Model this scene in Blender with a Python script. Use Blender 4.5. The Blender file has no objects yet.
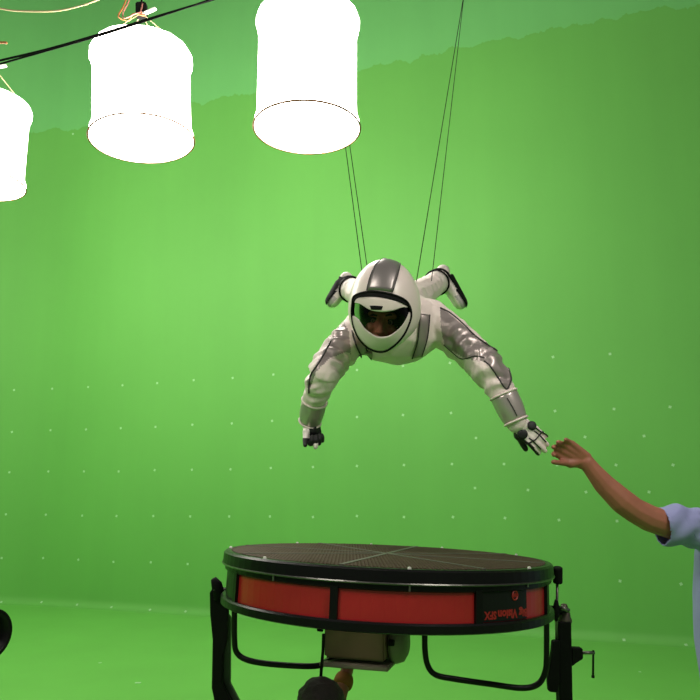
import bpy, bmesh, math, random
import numpy as np
from mathutils import Vector, Matrix, noise
from mathutils.bvhtree import BVHTree

random.seed(7)
C = bpy.context.scene.collection
scene = bpy.context.scene

# ------------------------------------------------------------------ camera, world, exposure
PITCH = math.radians(11.0); CAM_H = 1.55; FPX = 700.0
cam = bpy.data.cameras.new('camera'); cam.sensor_width = 36; cam.lens = 36
camo = bpy.data.objects.new('camera', cam); C.objects.link(camo)
camo.location = (0, 0, CAM_H); camo.rotation_euler = (math.pi / 2 + PITCH, 0, 0)
scene.camera = camo
w = bpy.data.worlds.new('studio_air'); scene.world = w; w.use_nodes = True
w.node_tree.nodes['Background'].inputs[0].default_value = (0.95, 1.0, 0.95, 1)
w.node_tree.nodes['Background'].inputs[1].default_value = 0.12
vs = scene.view_settings
vs.view_transform = 'Standard'; vs.look = 'None'; vs.gamma = 1; vs.use_curve_mapping = False
vs.exposure = 0.0
LAMP = 18.5          # radiance of the lantern cloth

# ------------------------------------------------------------------ helpers
def ray(px, py):
    dx = (px - 350) / FPX; dy = (350 - py) / FPX
    return Vector((dx, math.cos(PITCH) - math.sin(PITCH) * dy, math.sin(PITCH) + math.cos(PITCH) * dy))
ORG = Vector((0, 0, CAM_H))
def at(px, py, F):
    return ORG + ray(px, py) * F

def srgb(r, g, b):
    f = lambda c: (c / 255 / 12.92) if c / 255 <= .04045 else ((c / 255 + .055) / 1.055) ** 2.4
    return (f(r), f(g), f(b), 1)

MATS = {}
def mat(name, col, rough=.6, metal=0, var=.08, scale=30, bump=0, bscale=200, spec=.5, sheen=0, coat=0):
    if name in MATS: return MATS[name]
    m = bpy.data.materials.new(name); m.use_nodes = True
    nt = m.node_tree; b = nt.nodes['Principled BSDF']
    b.inputs['Roughness'].default_value = rough; b.inputs['Metallic'].default_value = metal
    b.inputs['Specular IOR Level'].default_value = spec
    b.inputs['Coat Weight'].default_value = coat
    tc = nt.nodes.new('ShaderNodeTexCoord')
    n = nt.nodes.new('ShaderNodeTexNoise'); n.inputs['Scale'].default_value = scale; n.inputs['Detail'].default_value = 4
    nt.links.new(tc.outputs['Object'], n.inputs['Vector'])
    mx = nt.nodes.new('ShaderNodeMix'); mx.data_type = 'RGBA'
    mx.inputs['A'].default_value = tuple(max(0, c * (1 - var)) for c in col[:3]) + (1,)
    mx.inputs['B'].default_value = tuple(min(1, c * (1 + var)) for c in col[:3]) + (1,)
    nt.links.new(n.outputs['Fac'], mx.inputs['Factor'])
    nt.links.new(mx.outputs['Result'], b.inputs['Base Color'])
    if bump:
        n2 = nt.nodes.new('ShaderNodeTexNoise'); n2.inputs['Scale'].default_value = bscale; n2.inputs['Detail'].default_value = 3
        nt.links.new(tc.outputs['Object'], n2.inputs['Vector'])
        bp = nt.nodes.new('ShaderNodeBump'); bp.inputs['Strength'].default_value = bump; bp.inputs['Distance'].default_value = .004
        nt.links.new(n2.outputs['Fac'], bp.inputs['Height']); nt.links.new(bp.outputs['Normal'], b.inputs['Normal'])
    MATS[name] = m
    return m

def emis(name, col, strength):
    m = bpy.data.materials.new(name); m.use_nodes = True
    nt = m.node_tree; nt.nodes.clear()
    o = nt.nodes.new('ShaderNodeOutputMaterial'); e = nt.nodes.new('ShaderNodeEmission')
    e.inputs[0].default_value = col; e.inputs[1].default_value = strength
    nt.links.new(e.outputs[0], o.inputs[0])
    return m

def obj(name, me, m=None, parent=None, smooth=False):
    if isinstance(me, bmesh.types.BMesh):
        d = bpy.data.meshes.new(name); me.to_mesh(d); me.free(); me = d
    o = bpy.data.objects.new(name, me); C.objects.link(o)
    if m:
        for k in (m if isinstance(m, (list, tuple)) else [m]): me.materials.append(k)
    if smooth:
        me.polygons.foreach_set('use_smooth', [True] * len(me.polygons))
    if parent is not None:
        o.parent = parent
        loc = Vector(parent.location)
        p = parent.parent
        o.matrix_parent_inverse = Matrix.Translation(-loc) if p is None else Matrix.Identity(4)
    return o
def tag(o, label=None, cat=None, group=None, kind=None):
    if label: o['label'] = label
    if cat: o['category'] = cat
    if group: o['group'] = group
    if kind: o['kind'] = kind
    return o
def thing(name, loc, label, cat, group=None):
    o = bpy.data.objects.new(name, None); C.objects.link(o); o.location = loc
    o.empty_display_size = .1
    return tag(o, label, cat, group)

def basis(d, hint=None):
    d = Vector(d).normalized()
    h = Vector(hint) if hint is not None else (Vector((0, 0, 1)) if abs(d.z) < .9 else Vector((0, 1, 0)))
    a = d.cross(h).normalized(); b = a.cross(d).normalized()
    return a, b, d

def box(bm, c, sx, sy, sz, M=None):
    vs_ = []
    for i in range(8):
        v = Vector(((i & 1) - .5, ((i >> 1) & 1) - .5, (i >> 2) - .5))
        v = Vector((v.x * sx, v.y * sy, v.z * sz))
        if M is not None: v = M @ v
        vs_.append(bm.verts.new(v + Vector(c)))
    for f in ((0, 2, 3, 1), (4, 5, 7, 6), (0, 1, 5, 4), (2, 6, 7, 3), (0, 4, 6, 2), (1, 3, 7, 5)):
        bm.faces.new([vs_[k] for k in f])
def bevel(bm, w, seg=2):
    bmesh.ops.bevel(bm, geom=bm.edges[:], offset=w, segments=seg, affect='EDGES', clamp_overlap=True)
def catmull(pts, n=8, closed=False):
    P = [Vector(p) for p in pts]; out = []
    m = len(P)
    rng = range(m if closed else m - 1)
    for i in rng:
        if closed: a, b, c, d = P[(i - 1) % m], P[i], P[(i + 1) % m], P[(i + 2) % m]
        else: a, b, c, d = P[max(i - 1, 0)], P[i], P[i + 1], P[min(i + 2, m - 1)]
        for k in range(n):
            t = k / n
            out.append(.5 * ((2 * b) + (-a + c) * t + (2 * a - 5 * b + 4 * c - d) * t * t + (-a + 3 * b - 3 * c + d) * t ** 3))
    if not closed: out.append(P[-1])
    return out
def tube(bm, pts, r, seg=8, closed=False, caps=True):
    pts = [Vector(p) for p in pts]; n = len(pts)
    rings = []; a = None
    for i, p in enumerate(pts):
        if closed: d = pts[(i + 1) % n] - pts[i - 1]
        else: d = pts[min(i + 1, n - 1)] - pts[max(i - 1, 0)]
        d.normalize()
        if a is None: a = basis(d)[0]
        a = (a - d * a.dot(d)).normalized(); b = d.cross(a)
        rr = r[i] if isinstance(r, (list, tuple)) else r
        rings.append([bm.verts.new(p + (a * math.cos(2 * math.pi * k / seg) + b * math.sin(2 * math.pi * k / seg)) * rr) for k in range(seg)])
    for i in range(n if closed else n - 1):
        A, B = rings[i], rings[(i + 1) % n]
        for k in range(seg):
            bm.faces.new((A[k], A[(k + 1) % seg], B[(k + 1) % seg], B[k]))
    if caps and not closed:
        bm.faces.new(rings[0][::-1]); bm.faces.new(rings[-1])
def revolve(bm, prof, M=None, seg=48, a0=0, a1=2 * math.pi):
    full = abs(a1 - a0 - 2 * math.pi) < 1e-6
    n = seg if full else seg + 1
    rings = []
    for k in range(n):
        a = a0 + (a1 - a0) * k / seg
        ring = []
        for r, z in prof:
            v = Vector((r * math.sin(a), -r * math.cos(a), z))
            ring.append(bm.verts.new(M @ v if M is not None else v))
        rings.append(ring)
    for k in range(seg):
        A, B = rings[k], rings[(k + 1) % n]
        for i in range(len(prof) - 1):
            bm.faces.new((A[i], B[i], B[i + 1], A[i + 1]))
    return rings
def arcbox(bm, r0, r1, z0, z1, a0, a1, M, seg=10):
    """solid curved slab: radii r0..r1, heights z0..z1, angle a0..a1 (0 faces -y, to +x)"""
    rg = []
    for k in range(seg + 1):
        a = a0 + (a1 - a0) * k / seg
        rg.append([bm.verts.new(M @ Vector((r * math.sin(a), -r * math.cos(a), z))) for r, z in ((r0, z0), (r1, z0), (r1, z1), (r0, z1))])
    for k in range(seg):
        for i in range(4):
            bm.faces.new((rg[k][i], rg[k + 1][i], rg[k + 1][(i + 1) % 4], rg[k][(i + 1) % 4]))
    bm.faces.new(rg[0][::-1]); bm.faces.new(rg[-1])
def prism(bm, pts, d):
    pts = [Vector(p) for p in pts]; d = Vector(d)
    A = [bm.verts.new(p) for p in pts]; B = [bm.verts.new(p + d) for p in pts]
    n = len(pts)
    bm.faces.new(A); bm.faces.new(B[::-1])
    for i in range(n): bm.faces.new((A[i], B[i], B[(i + 1) % n], A[(i + 1) % n]))
    bmesh.ops.recalc_face_normals(bm, faces=bm.faces[:])

# --- continuous organic surfaces: union of tapered forms, remeshed and smoothed
_ico = bmesh.new(); bmesh.ops.create_icosphere(_ico, subdivisions=2, radius=1)
ICO = [v.co.copy() for v in _ico.verts]; _ico.free()
def hull_into(verts, faces, pts):
    b = bmesh.new()
    for p in pts: b.verts.new(p)
    bmesh.ops.convex_hull(b, input=b.verts[:])
    for v in [v for v in b.verts if not v.link_faces]: b.verts.remove(v)
    b.verts.index_update(); o = len(verts)
    verts.extend(v.co.copy() for v in b.verts)
    faces.extend([o + v.index for v in f.verts] for f in b.faces)
    b.free()
def cap(p0, r0, p1, r1): return [Vector(p0) + v * r0 for v in ICO] + [Vector(p1) + v * r1 for v in ICO]
def ell(c, ax): return [Vector(c) + Vector(ax[0]) * v.x + Vector(ax[1]) * v.y + Vector(ax[2]) * v.z for v in ICO]
def ecap(c0, a0, c1, a1): return ell(c0, a0) + ell(c1, a1)
def frus(p0, r0, p1, r1, n=24):
    a, b, d = basis(Vector(p1) - Vector(p0)); out = []
    for p, r in ((p0, r0), (p1, r1)):
        for k in range(n):
            t = 2 * math.pi * k / n; out.append(Vector(p) + (a * math.cos(t) + b * math.sin(t)) * r)
    return out
def efrus(p0, ax0, p1, ax1, n=28):
    out = []
    for p, ax in ((p0, ax0), (p1, ax1)):
        for k in range(n):
            t = 2 * math.pi * k / n; out.append(Vector(p) + Vector(ax[0]) * math.cos(t) + Vector(ax[1]) * math.sin(t))
    return out
def blob(prims, voxel, smooth=4):
    V, Fc = [], []
    for p in prims: hull_into(V, Fc, p)
    me = bpy.data.meshes.new('tmp'); me.from_pydata(V, [], Fc); me.update()
    o = bpy.data.objects.new('tmp', me); C.objects.link(o)
    r = o.modifiers.new('r', 'REMESH'); r.mode = 'VOXEL'; r.voxel_size = voxel; r.adaptivity = 0
    s = o.modifiers.new('s', 'SMOOTH'); s.factor = .5; s.iterations = smooth
    dg = bpy.context.evaluated_depsgraph_get(); dg.update()
    out = bpy.data.meshes.new_from_object(o.evaluated_get(dg))
    bpy.data.objects.remove(o); bpy.data.meshes.remove(me)
    return out
def displace(me, fn):
    nrm = [v.normal.copy() for v in me.vertices]
    for v, n in zip(me.vertices, nrm):
        d = fn(v.co)
        if d: v.co += n * d
    me.update()
def chain_coord(p, ch):
    """(distance to the chain, length along it, segment dir, nearest point)"""
    best = None; acc = 0
    for a, b in zip(ch, ch[1:]):
        ab = b - a; L = ab.length; t = max(0, min(1, (p - a).dot(ab) / (L * L)))
        q = a + ab * t; d = (p - q).length
        if best is None or d < best[0]: best = (d, acc + t * L, ab / L, q)
        acc += L
    return best
def setmats(me, fn):
    for f in me.polygons: f.material_index = fn(f.center, f.normal)
def cut_faces(me, fn):
    bm = bmesh.new(); bm.from_mesh(me)
    bmesh.ops.delete(bm, geom=[f for f in bm.faces if fn(f.calc_center_median(), f.normal)], context='FACES')
    bm.to_mesh(me); bm.free()
def bvh_of(me):
    return BVHTree.FromPolygons([v.co for v in me.vertices], [tuple(f.vertices) for f in me.polygons])
def drape(tree, px, py, off=.002):
    h = tree.ray_cast(ORG, ray(px, py).normalized())
    if h[0] is None:
        h = tree.find_nearest(at(px, py, 2.9))
    return h[0] + h[1] * off, h[1]
def project(p):
    v = Vector(p) - ORG
    f = v.y * math.cos(PITCH) + v.z * math.sin(PITCH); u = -v.y * math.sin(PITCH) + v.z * math.cos(PITCH)
    return 350 + FPX * v.x / f, 350 - FPX * u / f
def inpoly(x, y, P):
    c = False; j = len(P) - 1
    for i in range(len(P)):
        if (P[i][1] > y) != (P[j][1] > y) and x < (P[j][0] - P[i][0]) * (y - P[i][1]) / (P[j][1] - P[i][1]) + P[i][0]: c = not c
        j = i
    return c

# ------------------------------------------------------------------ materials
def wall_mat():
    m = bpy.data.materials.new('chroma_green_paint'); m.use_nodes = True
    nt = m.node_tree; N = nt.nodes; L = nt.links; b = N['Principled BSDF']
    b.inputs['Roughness'].default_value = .62; b.inputs['Specular IOR Level'].default_value = .35
    tc = N.new('ShaderNodeTexCoord'); sp = N.new('ShaderNodeSeparateXYZ'); L.new(tc.outputs['Object'], sp.inputs[0])
    # ragged upper edge of the fresh coat
    mp = N.new('ShaderNodeMapping'); mp.inputs['Scale'].default_value = (1, 1, .12); L.new(tc.outputs['Object'], mp.inputs[0])
    n1 = N.new('ShaderNodeTexNoise'); n1.inputs['Scale'].default_value = 2.2; n1.inputs['Detail'].default_value = 6; n1.inputs['Roughness'].default_value = .65
    L.new(mp.outputs[0], n1.inputs['Vector'])
    def math_(op, a, b_=None, c=None):
        k = N.new('ShaderNodeMath'); k.operation = op
        for i, v in enumerate((a, b_, c)):
            if v is None: continue
            if isinstance(v, (int, float)): k.inputs[i].default_value = v
            else: L.new(v, k.inputs[i])
        return k.outputs[0]
    e = math_('MULTIPLY_ADD', n1.outputs['Fac'], .5, 6.72)
    e = math_('MULTIPLY_ADD', sp.outputs['X'], .018, e)
    mask = math_('GREATER_THAN', sp.outputs['Z'], e)
    # roller streaks and cloudy coverage
    mp2 = N.new('ShaderNodeMapping'); mp2.inputs['Scale'].default_value = (1, 1, .08); L.new(tc.outputs['Object'], mp2.inputs[0])
    n2 = N.new('ShaderNodeTexNoise'); n2.inputs['Scale'].default_value = 3.5; n2.inputs['Detail'].default_value = 5; L.new(mp2.outputs[0], n2.inputs['Vector'])
    n3 = N.new('ShaderNodeTexNoise'); n3.inputs['Scale'].default_value = .5; n3.inputs['Detail'].default_value = 4; L.new(tc.outputs['Object'], n3.inputs['Vector'])
    v = math_('MULTIPLY_ADD', n2.outputs['Fac'], .10, .95 - .05)
    v = math_('ADD', v, math_('MULTIPLY', math_('SUBTRACT', n3.outputs['Fac'], .5), .16))
    mix = N.new('ShaderNodeMix'); mix.data_type = 'RGBA'
    mix.inputs['A'].default_value = WALL_A; mix.inputs['B'].default_value = WALL_B
    L.new(mask, mix.inputs['Factor'])
    hs = N.new('ShaderNodeHueSaturation'); L.new(mix.outputs['Result'], hs.inputs['Color']); L.new(v, hs.inputs['Value'])
    L.new(hs.outputs[0], b.inputs['Base Color'])
    return m
WALL_A = (.175, .555, .106, 1); WALL_B = (.205, .64, .185, 1)
M_wall = wall_mat()
M_floor = mat('floor_green_paint', (.18, .56, .10), rough=.5, var=.10, scale=1.3, spec=.35)
M_tape = mat('pale_tape', (.45, .78, .40), rough=.7)
M_black = mat('black_metal', (.005, .005, .005), rough=.34, var=.3, scale=14, spec=.2)
M_blackmat = mat('black_matte', (.005, .005, .005), rough=.75, var=.25, spec=.15)
M_red = mat('red_panel', (.40, .016, .017), rough=.34, var=.14, scale=7)
M_steel = mat('worn_steel', (.22, .21, .19), rough=.4, metal=.9, var=.25, scale=40)
M_mesh = mat('grille_wire_metal', (.11, .082, .055), rough=.55, metal=.3, var=.25)
M_beige = mat('beige_housing', (.13, .078, .042), rough=.55, var=.1, scale=12)
M_suit = mat('pearl_suit_fabric', (.82, .70, .655), rough=.5, var=.06, scale=25, bump=.25, bscale=260)
M_satin = mat('silver_satin', (.37, .315, .30), rough=.34, metal=.45, var=.12, scale=18)
M_cuff = mat('silver_cuff', (.52, .46, .43), rough=.3, metal=.55, var=.08)
M_piping = mat('dark_piping', (.03, .027, .027), rough=.6)
M_helm = mat('pearl_helmet', (.76, .65, .61), rough=.36, var=.03, coat=.15)
M_hstripe = mat('helmet_silver_stripe', (.27, .245, .235), rough=.36, metal=.6, var=.05)
M_skin = mat('skin', (.55, .25, .16), rough=.55, var=.12, scale=40, bump=.15, bscale=120)
M_skin2 = mat('skin_tan', (.37, .135, .082), rough=.55, var=.16, scale=22, bump=.2, bscale=90)
M_shirt = mat('light_blue_cotton', (.27, .29, .52), rough=.85, var=.06, scale=20, bump=.2, bscale=400)
M_pants = mat('black_trousers', (.012, .012, .014), rough=.85)
M_hair = mat('dark_hair', (.018, .012, .009), rough=.7, var=.4, scale=60, bump=.8, bscale=180)
M_glw = mat('white_leather', (.86, .77, .73), rough=.5, var=.05)
M_glb = mat('black_leather', (.010, .010, .011), rough=.6)
M_orange = mat('orange_cloth', (.33, .12, .025), rough=.8)
M_lamp = emis('glowing_silk', (1.0, .925, .85, 1), LAMP)
M_seam = mat('brown_seam', (.30, .13, .06), rough=.8)
M_cord = mat('cream_cord', (.60, .48, .28), rough=.8)
M_copper = mat('orange_cable', (.45, .16, .05), rough=.6)
M_white = mat('white_plastic', (.8, .8, .76), rough=.5)
M_logo = mat('black_sticker', (.008, .009, .008), rough=.4, spec=.2)
M_logored = mat('red_print', (.36, .015, .012), rough=.5)
def glass():
    m = bpy.data.materials.new('tinted_visor'); m.use_nodes = True
    nt = m.node_tree; nt.nodes.clear(); N = nt.nodes.new
    o = N('ShaderNodeOutputMaterial'); mx = N('ShaderNodeMixShader'); t = N('ShaderNodeBsdfTransparent'); g = N('ShaderNodeBsdfGlossy'); f = N('ShaderNodeFresnel')
    t.inputs[0].default_value = (.74, .66, .62, 1); g.inputs['Roughness'].default_value = .04; f.inputs[0].default_value = 1.28
    nt.links.new(f.outputs[0], mx.inputs[0]); nt.links.new(t.outputs[0], mx.inputs[1]); nt.links.new(g.outputs[0], mx.inputs[2]); nt.links.new(mx.outputs[0], o.inputs[0])
    return m
M_glass = glass()

# ------------------------------------------------------------------ the cyclorama
WD, WM = 8.46, .33                       # back wall: Y = WD - WM * X
wdir = Vector((1, -WM, 0)).normalized()  # along the wall to the right
def wallp(x): return Vector((x, WD - WM * x, 0))
CORN_X = -3.95; CR = 2.6; COVE = .10; TOP = 9.6
plan = []                                # points (p, inward normal), right to left
nb = Vector((-WM, -1, 0)).normalized()
for x in np.linspace(8.5, CORN_X, 26): plan.append((wallp(x), nb.copy()))
cc = wallp(CORN_X) + nb * CR
ang0 = math.atan2(-nb.y, -nb.x); turn = math.radians(72)
for k in range(1, 19):
    a = ang0 + turn * k / 18
    d = Vector((math.cos(a), math.sin(a), 0)); plan.append((cc + d * CR, -d))
ib = len(plan)
ld = Vector((-math.sin(ang0 + turn), math.cos(ang0 + turn), 0)); p0, n0 = plan[-1]
for k in range(1, 12): plan.append((p0 + ld * .9 * k, n0.copy()))
prof = [(COVE * (1 - math.sin(a)), COVE * (1 - math.cos(a))) for a in np.linspace(0, math.pi / 2, 9)] + [(0, z) for z in [.13] + list(np.linspace(.8, TOP, 12))]
def cyc(name, pl, label):
    bm = bmesh.new(); rows = [[bm.verts.new(p + n * o + Vector((0, 0, z))) for o, z in prof] for p, n in pl]
    for A, B in zip(rows, rows[1:]):
        for i in range(len(prof) - 1): bm.faces.new((A[i], A[i + 1], B[i + 1], B[i]))
    bmesh.ops.recalc_face_normals(bm, faces=bm.faces[:])
    o = obj(name, bm, M_wall, smooth=True)
    return tag(o, label, 'wall', kind='structure')
wb = cyc('wall_back', plan[:ib], 'green painted cyclorama back wall curving into the floor')
cyc('wall_left', plan[ib - 1:], 'green painted side wall of the cyclorama at the left')
bm = bmesh.new()
fl = [p + n * COVE for p, n in plan]
fv = [bm.verts.new((p.x, p.y, 0)) for p in fl] + [bm.verts.new((fl[-1].x, -4, 0)), bm.verts.new((8.5, -4, 0))]
bm.faces.new(fv); bmesh.ops.triangulate(bm, faces=bm.faces[:])
bmesh.ops.recalc_face_normals(bm, faces=bm.faces[:])
for f in bm.faces:
    if f.normal.z < 0: f.normal_flip()
tag(obj('floor', bm, M_floor), 'scuffed green painted studio floor', 'floor', kind='structure')
wall_tree = bvh_of(wb.data)

# tracking markers: small tape squares stuck on the wall
z3 = 300 / 700
dots = []
for row in ([(33, 140), (122, 137), (206, 133), (286, 129), (367, 124), (452, 117), (543, 112), (638, 104)],
            [(28, 238), (118, 234), (201, 232), (282, 229), (363, 226), (449, 221), (541, 218), (635, 212)],
            [(22, 332), (113, 330), (196, 330), (277, 330), (361, 327), (448, 326), (538, 325), (632, 322)],
            [(14, 430), (107, 431), (192, 433), (272, 434), (358, 434), (444, 435), (535, 435), (630, 435)],
            [(4, 532), (101, 532), (183, 536), (265, 541), (352, 542), (438, 546)],
            [(3, 635), (97, 635), (180, 641), (260, 647), (350, 653), (433, 657)]):
    dots += [(x * z3, 330 + y * z3) for x, y in row]
dots += [(313, 467), (357, 370), (357, 417), (357, 466), (357, 516), (403, 366), (450, 363), (553, 357), (610, 354),
         (403, 415), (451, 413), (503, 412), (555, 411), (614, 409), (670, 407), (476, 438), (585, 437), (644, 436),
         (404, 465), (452, 464), (504, 464), (557, 465), (616, 465), (673, 465), (475, 488), (528, 490), (586, 492), (649, 492),
         (404, 517), (453, 517), (505, 518), (559, 520), (617, 521), (620, 581), (681, 584), (624, 640), (686, 645), (313, 517), (73, 134)]
bm = bmesh.new(); box(bm, (0, 0, .0015), .027, .027, .003)
dotme = bpy.data.meshes.new('tracking_marker'); bm.to_mesh(dotme); bm.free(); dotme.materials.append(M_tape)
for (x, y) in dots:
    h = wall_tree.ray_cast(ORG, ray(x, y).normalized())
    if h[0] is None: continue
    n = h[1] if h[1].dot(ray(x, y)) < 0 else -h[1]
    o = bpy.data.objects.new('tracking_marker', dotme); C.objects.link(o)
    a, b, d = basis(n)
    R = Matrix((a, b, d)).transposed().to_4x4() @ Matrix.Rotation(random.uniform(-.5, .5), 4, 'Z')
    o.matrix_world = Matrix.Translation(h[0] + n * .001) @ R
    tag(o, 'tiny pale tape tracking marker stuck on the green wall', 'marker', 'tracking markers on the green wall')
# bits of tape and scuffs on the floor
for i, (x, y, s, lb) in enumerate([(138, 683, .05, 'larger pale tape scrap on the floor left of the fan'), (100, 663, .03, 'tiny pale tape scrap on the floor behind the larger scrap'), (640, 672, .03, 'pale tape scrap on the floor between fan stand and blue shirt')]):
    r = ray(x, y); t = -CAM_H / r.z; p = ORG + r * t
    o = bpy.data.objects.new('floor_tape_scrap', dotme); C.objects.link(o)
    o.location = p + Vector((0, 0, .0005)); o.rotation_euler = (0, 0, i * .7); o.scale = (s / .03, s / .045, 1)
    tag(o, lb, 'tape', 'tape scraps on the floor')

# ------------------------------------------------------------------ hanging lanterns
RL = .425; HL = .97
def lamp_meshes():
    d = {}
    bm = bmesh.new()
    pr = [(.90, 1.0), (.97, 1.0), (1.0, .965), (.995, .92), (.955, .86), (.94, .8), (.94, .5), (.94, .2), (.945, .12), (.985, .06), (1.0, .02), (.985, -.01)]
    revolve(bm, [(r * RL, z * HL) for r, z in pr], seg=64)
    for v in bm.verts:            # gathered cloth
        a = math.atan2(v.co.x, v.co.y); k = 1 + .006 * math.sin(a * 17) + .006 * math.sin(a * 5 + 1 + v.co.z * 2)
        v.co.x *= k; v.co.y *= k
    d['shade'] = (bm, M_lamp)
    bm = bmesh.new(); revolve(bm, [(.985 * RL, -.01 * HL), (.85 * RL, -.035), (.6 * RL, -.05), (.3 * RL, -.057), (.01, -.06)], seg=64); d['bottom_diffuser'] = (bm, M_lamp)
    bm = bmesh.new(); tube(bm, [(RL * 1.004 * math.sin(a), RL * 1.004 * math.cos(a), -.008) for a in np.linspace(0, 2 * math.pi, 65)[:-1]], .0085, 6, closed=True); d['hoop'] = (bm, M_seam)
    bm = bmesh.new(); tube(bm, [(RL * .91 * math.sin(a), RL * .91 * math.cos(a), HL * 1.003) for a in np.linspace(0, 2 * math.pi, 65)[:-1]], .010, 6, closed=True)
    for k in range(3):
        a = k * math.pi / 3; s, c = math.sin(a) * RL * .9, math.cos(a) * RL * .9
        tube(bm, [(s, c, HL), (-s, -c, HL)], .008, 6)
    d['top_frame'] = (bm, M_copper)
    return d
LM = lamp_meshes(); LMESH = {}
for k, (bm, m) in LM.items():
    me = bpy.data.meshes.new(k); bm.to_mesh(me); bm.free(); me.materials.append(m)
    me.polygons.foreach_set('use_smooth', [True] * len(me.polygons)); LMESH[k] = me
def lantern(loc, label, rot=0, lean=(0, 0), k=1, kz=1):
    t = thing('hanging_lantern', loc, label, 'lamp', 'hanging silk lanterns')
    t.rotation_euler = (lean[0], lean[1], rot); t.scale = (k, k, k * kz)
    for nm, me in LMESH.items():
        o = bpy.data.objects.new(nm, me); C.objects.link(o); o.parent = t
    for q in range(4):
        a = q * math.pi / 2 + .5
        bm = bmesh.new(); tube(bm, [(RL * .86 * math.sin(a), RL * .86 * math.cos(a), HL), (.03 * math.sin(a), .03 * math.cos(a), HL + .47)], .0035, 5)
        o = obj('bridle_wire', bm, M_cord); o.parent = t
    bm = bmesh.new(); box(bm, (0, 0, HL + .54), .09, .08, .17); bevel(bm, .012); o = obj('lamp_holder', bm, M_blackmat); o.parent = t
    bm = bmesh.new(); box(bm, (0, 0, 0), .13, .028, .028, Matrix.Rotation(-.5, 3, 'Y')); bevel(bm, .004)
    for v in bm.verts: v.co += Vector((.085, -.06, HL + .47))
    o2 = obj('connector', bm, M_white); o2.parent = t
    bm = bmesh.new(); tube(bm, catmull([(0, -.04, HL + 0.49), (.05, -.08, HL + 0.40), (-.05, -.07, HL + 0.44), (-.1, -.05, HL + 0.38), (-.19, -.03, HL + 0.46), (-.15, 0, HL + 0.63), (-.05, 0, HL + 1.03)], 8), .007, 6); o3 = obj('cable', bm, M_copper, smooth=True); o3.parent = t
    bm = bmesh.new(); tube(bm, catmull([(.02, -.04, HL + 0.59), (.01, -.07, HL + 0.46), (-.03, -.08, HL + 0.43), (-.13, -.05, HL + 0.41), (-.16, .0, HL + 0.53), (-.10, 0, HL + 0.73), (-.12, .02, HL + 1.13)], 8), .006, 6); o4 = obj('cable', bm, mat('pink_cable', (.5, .2, .16)), smooth=True); o4.parent = t
    bm = bmesh.new(); tube(bm, [(0, 0, HL + .60), (0, 0, (6.93 - loc[2]) / (k * kz))], .009, 6); o5 = obj('suspension_rope', bm, M_blackmat); o5.parent = t
    return t
lantern(at(307, 128, 5.62), 'glowing white cylindrical lantern hanging above the left wires, rightmost of three', .3)
lantern(at(142, 139, 5.85), 'glowing white cylindrical lantern with a cable crossing its top, middle of three', 0.0, (0, math.radians(-3.4)), 1, .80)
lantern(at(-21, 183, 6.7), 'glowing white cylindrical lantern cut by the left picture edge, lowest of three', .4, (0, 0), .96, .88)
# added unseen lanterns that brighten the left wall, flyer and fan
for x, y, z, k, lb in ((-4.6, 5.6, 4.7, 1, 'added fill lantern out of view beyond the left picture edge'), (-1.8, .75, 3.45, .95, 'added fill lantern out of view up left of the flying person'),
                       (1.7, .7, 3.45, .95, 'added fill lantern out of view up right of the flying person')):
    lantern(Vector((x, y, z)), lb, x, (0, 0), k)

# cables across the upper left
def cable(name, pts, r, m, label, cat='cable', F=5.0, sub=10):
    bm = bmesh.new(); tube(bm, catmull([p if isinstance(p, Vector) else at(p[0], p[1], F) for p in pts], sub), r, 6)
    return tag(obj(name, bm, m, smooth=True), label, cat)
cable('power_cable', [Vector((-7.2, 4.2, 3.4)), (-120, 84), (-40, 70), (0, 60.5), (50, 48.5), (100, 34), (150, 18.5), (215, -1), (300, -26), (390, -54), (400, -57), Vector((1.6, 3.55, 6.92))], .0085, M_blackmat, 'thick black cable slung past the top of the middle lantern', F=4.95)
cable('power_cable', [Vector((-7.2, 4.3, 3.1)), (-120, 102), (-40, 76), (0, 64), (50, 49.8), (100, 35.5), (150, 19.5), (215, -2), (300, -32), (390, -62), (400, -65), Vector((1.4, 3.55, 6.92))], .0065, M_blackmat, 'thinner black cable crossing just under the thick black cable', F=4.9)
cable('cord', [Vector((-3.9, 6.95, 6.92)), (-92, -19), (-88, -17), (-80, -14), (-30, 2), (0, 8.5), (20, 11), (55, 11), (80, 6), (97, 0), (150, -22), (190, -42), (194, -44), Vector((-1.0, 6.02, 6.92))], .0075, M_cord, 'cream cord sagging at the upper left corner', F=5.6)
cable('cord', [Vector((-7.2, 5.2, 4.4)), (-120, 48), (-20, 42), (0, 42.6), (4, 42.6), (7, 43)], .010, M_copper, 'short orange cord end at the left picture edge', F=5.6)
# pipes of the lighting grid, above the picture
for a, b, lb in (((-4.2, 7.05), (6, 3.75), 'steel lighting pipe carrying the three lanterns near the wall'), ((-4.6, .72), (6, .72), 'steel lighting pipe above the camera with the two added fill lanterns'), ((-4.6, 3.55), (6, 3.55), 'steel pipe carrying the wires of the flying person')):
    bm = bmesh.new(); tube(bm, [(a[0], a[1], 6.97), (b[0], b[1], 6.97)], .03, 10)
    tag(obj('lighting_pipe', bm, M_steel, smooth=True), lb, 'pipe', 'pipes of the lighting grid')

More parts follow.
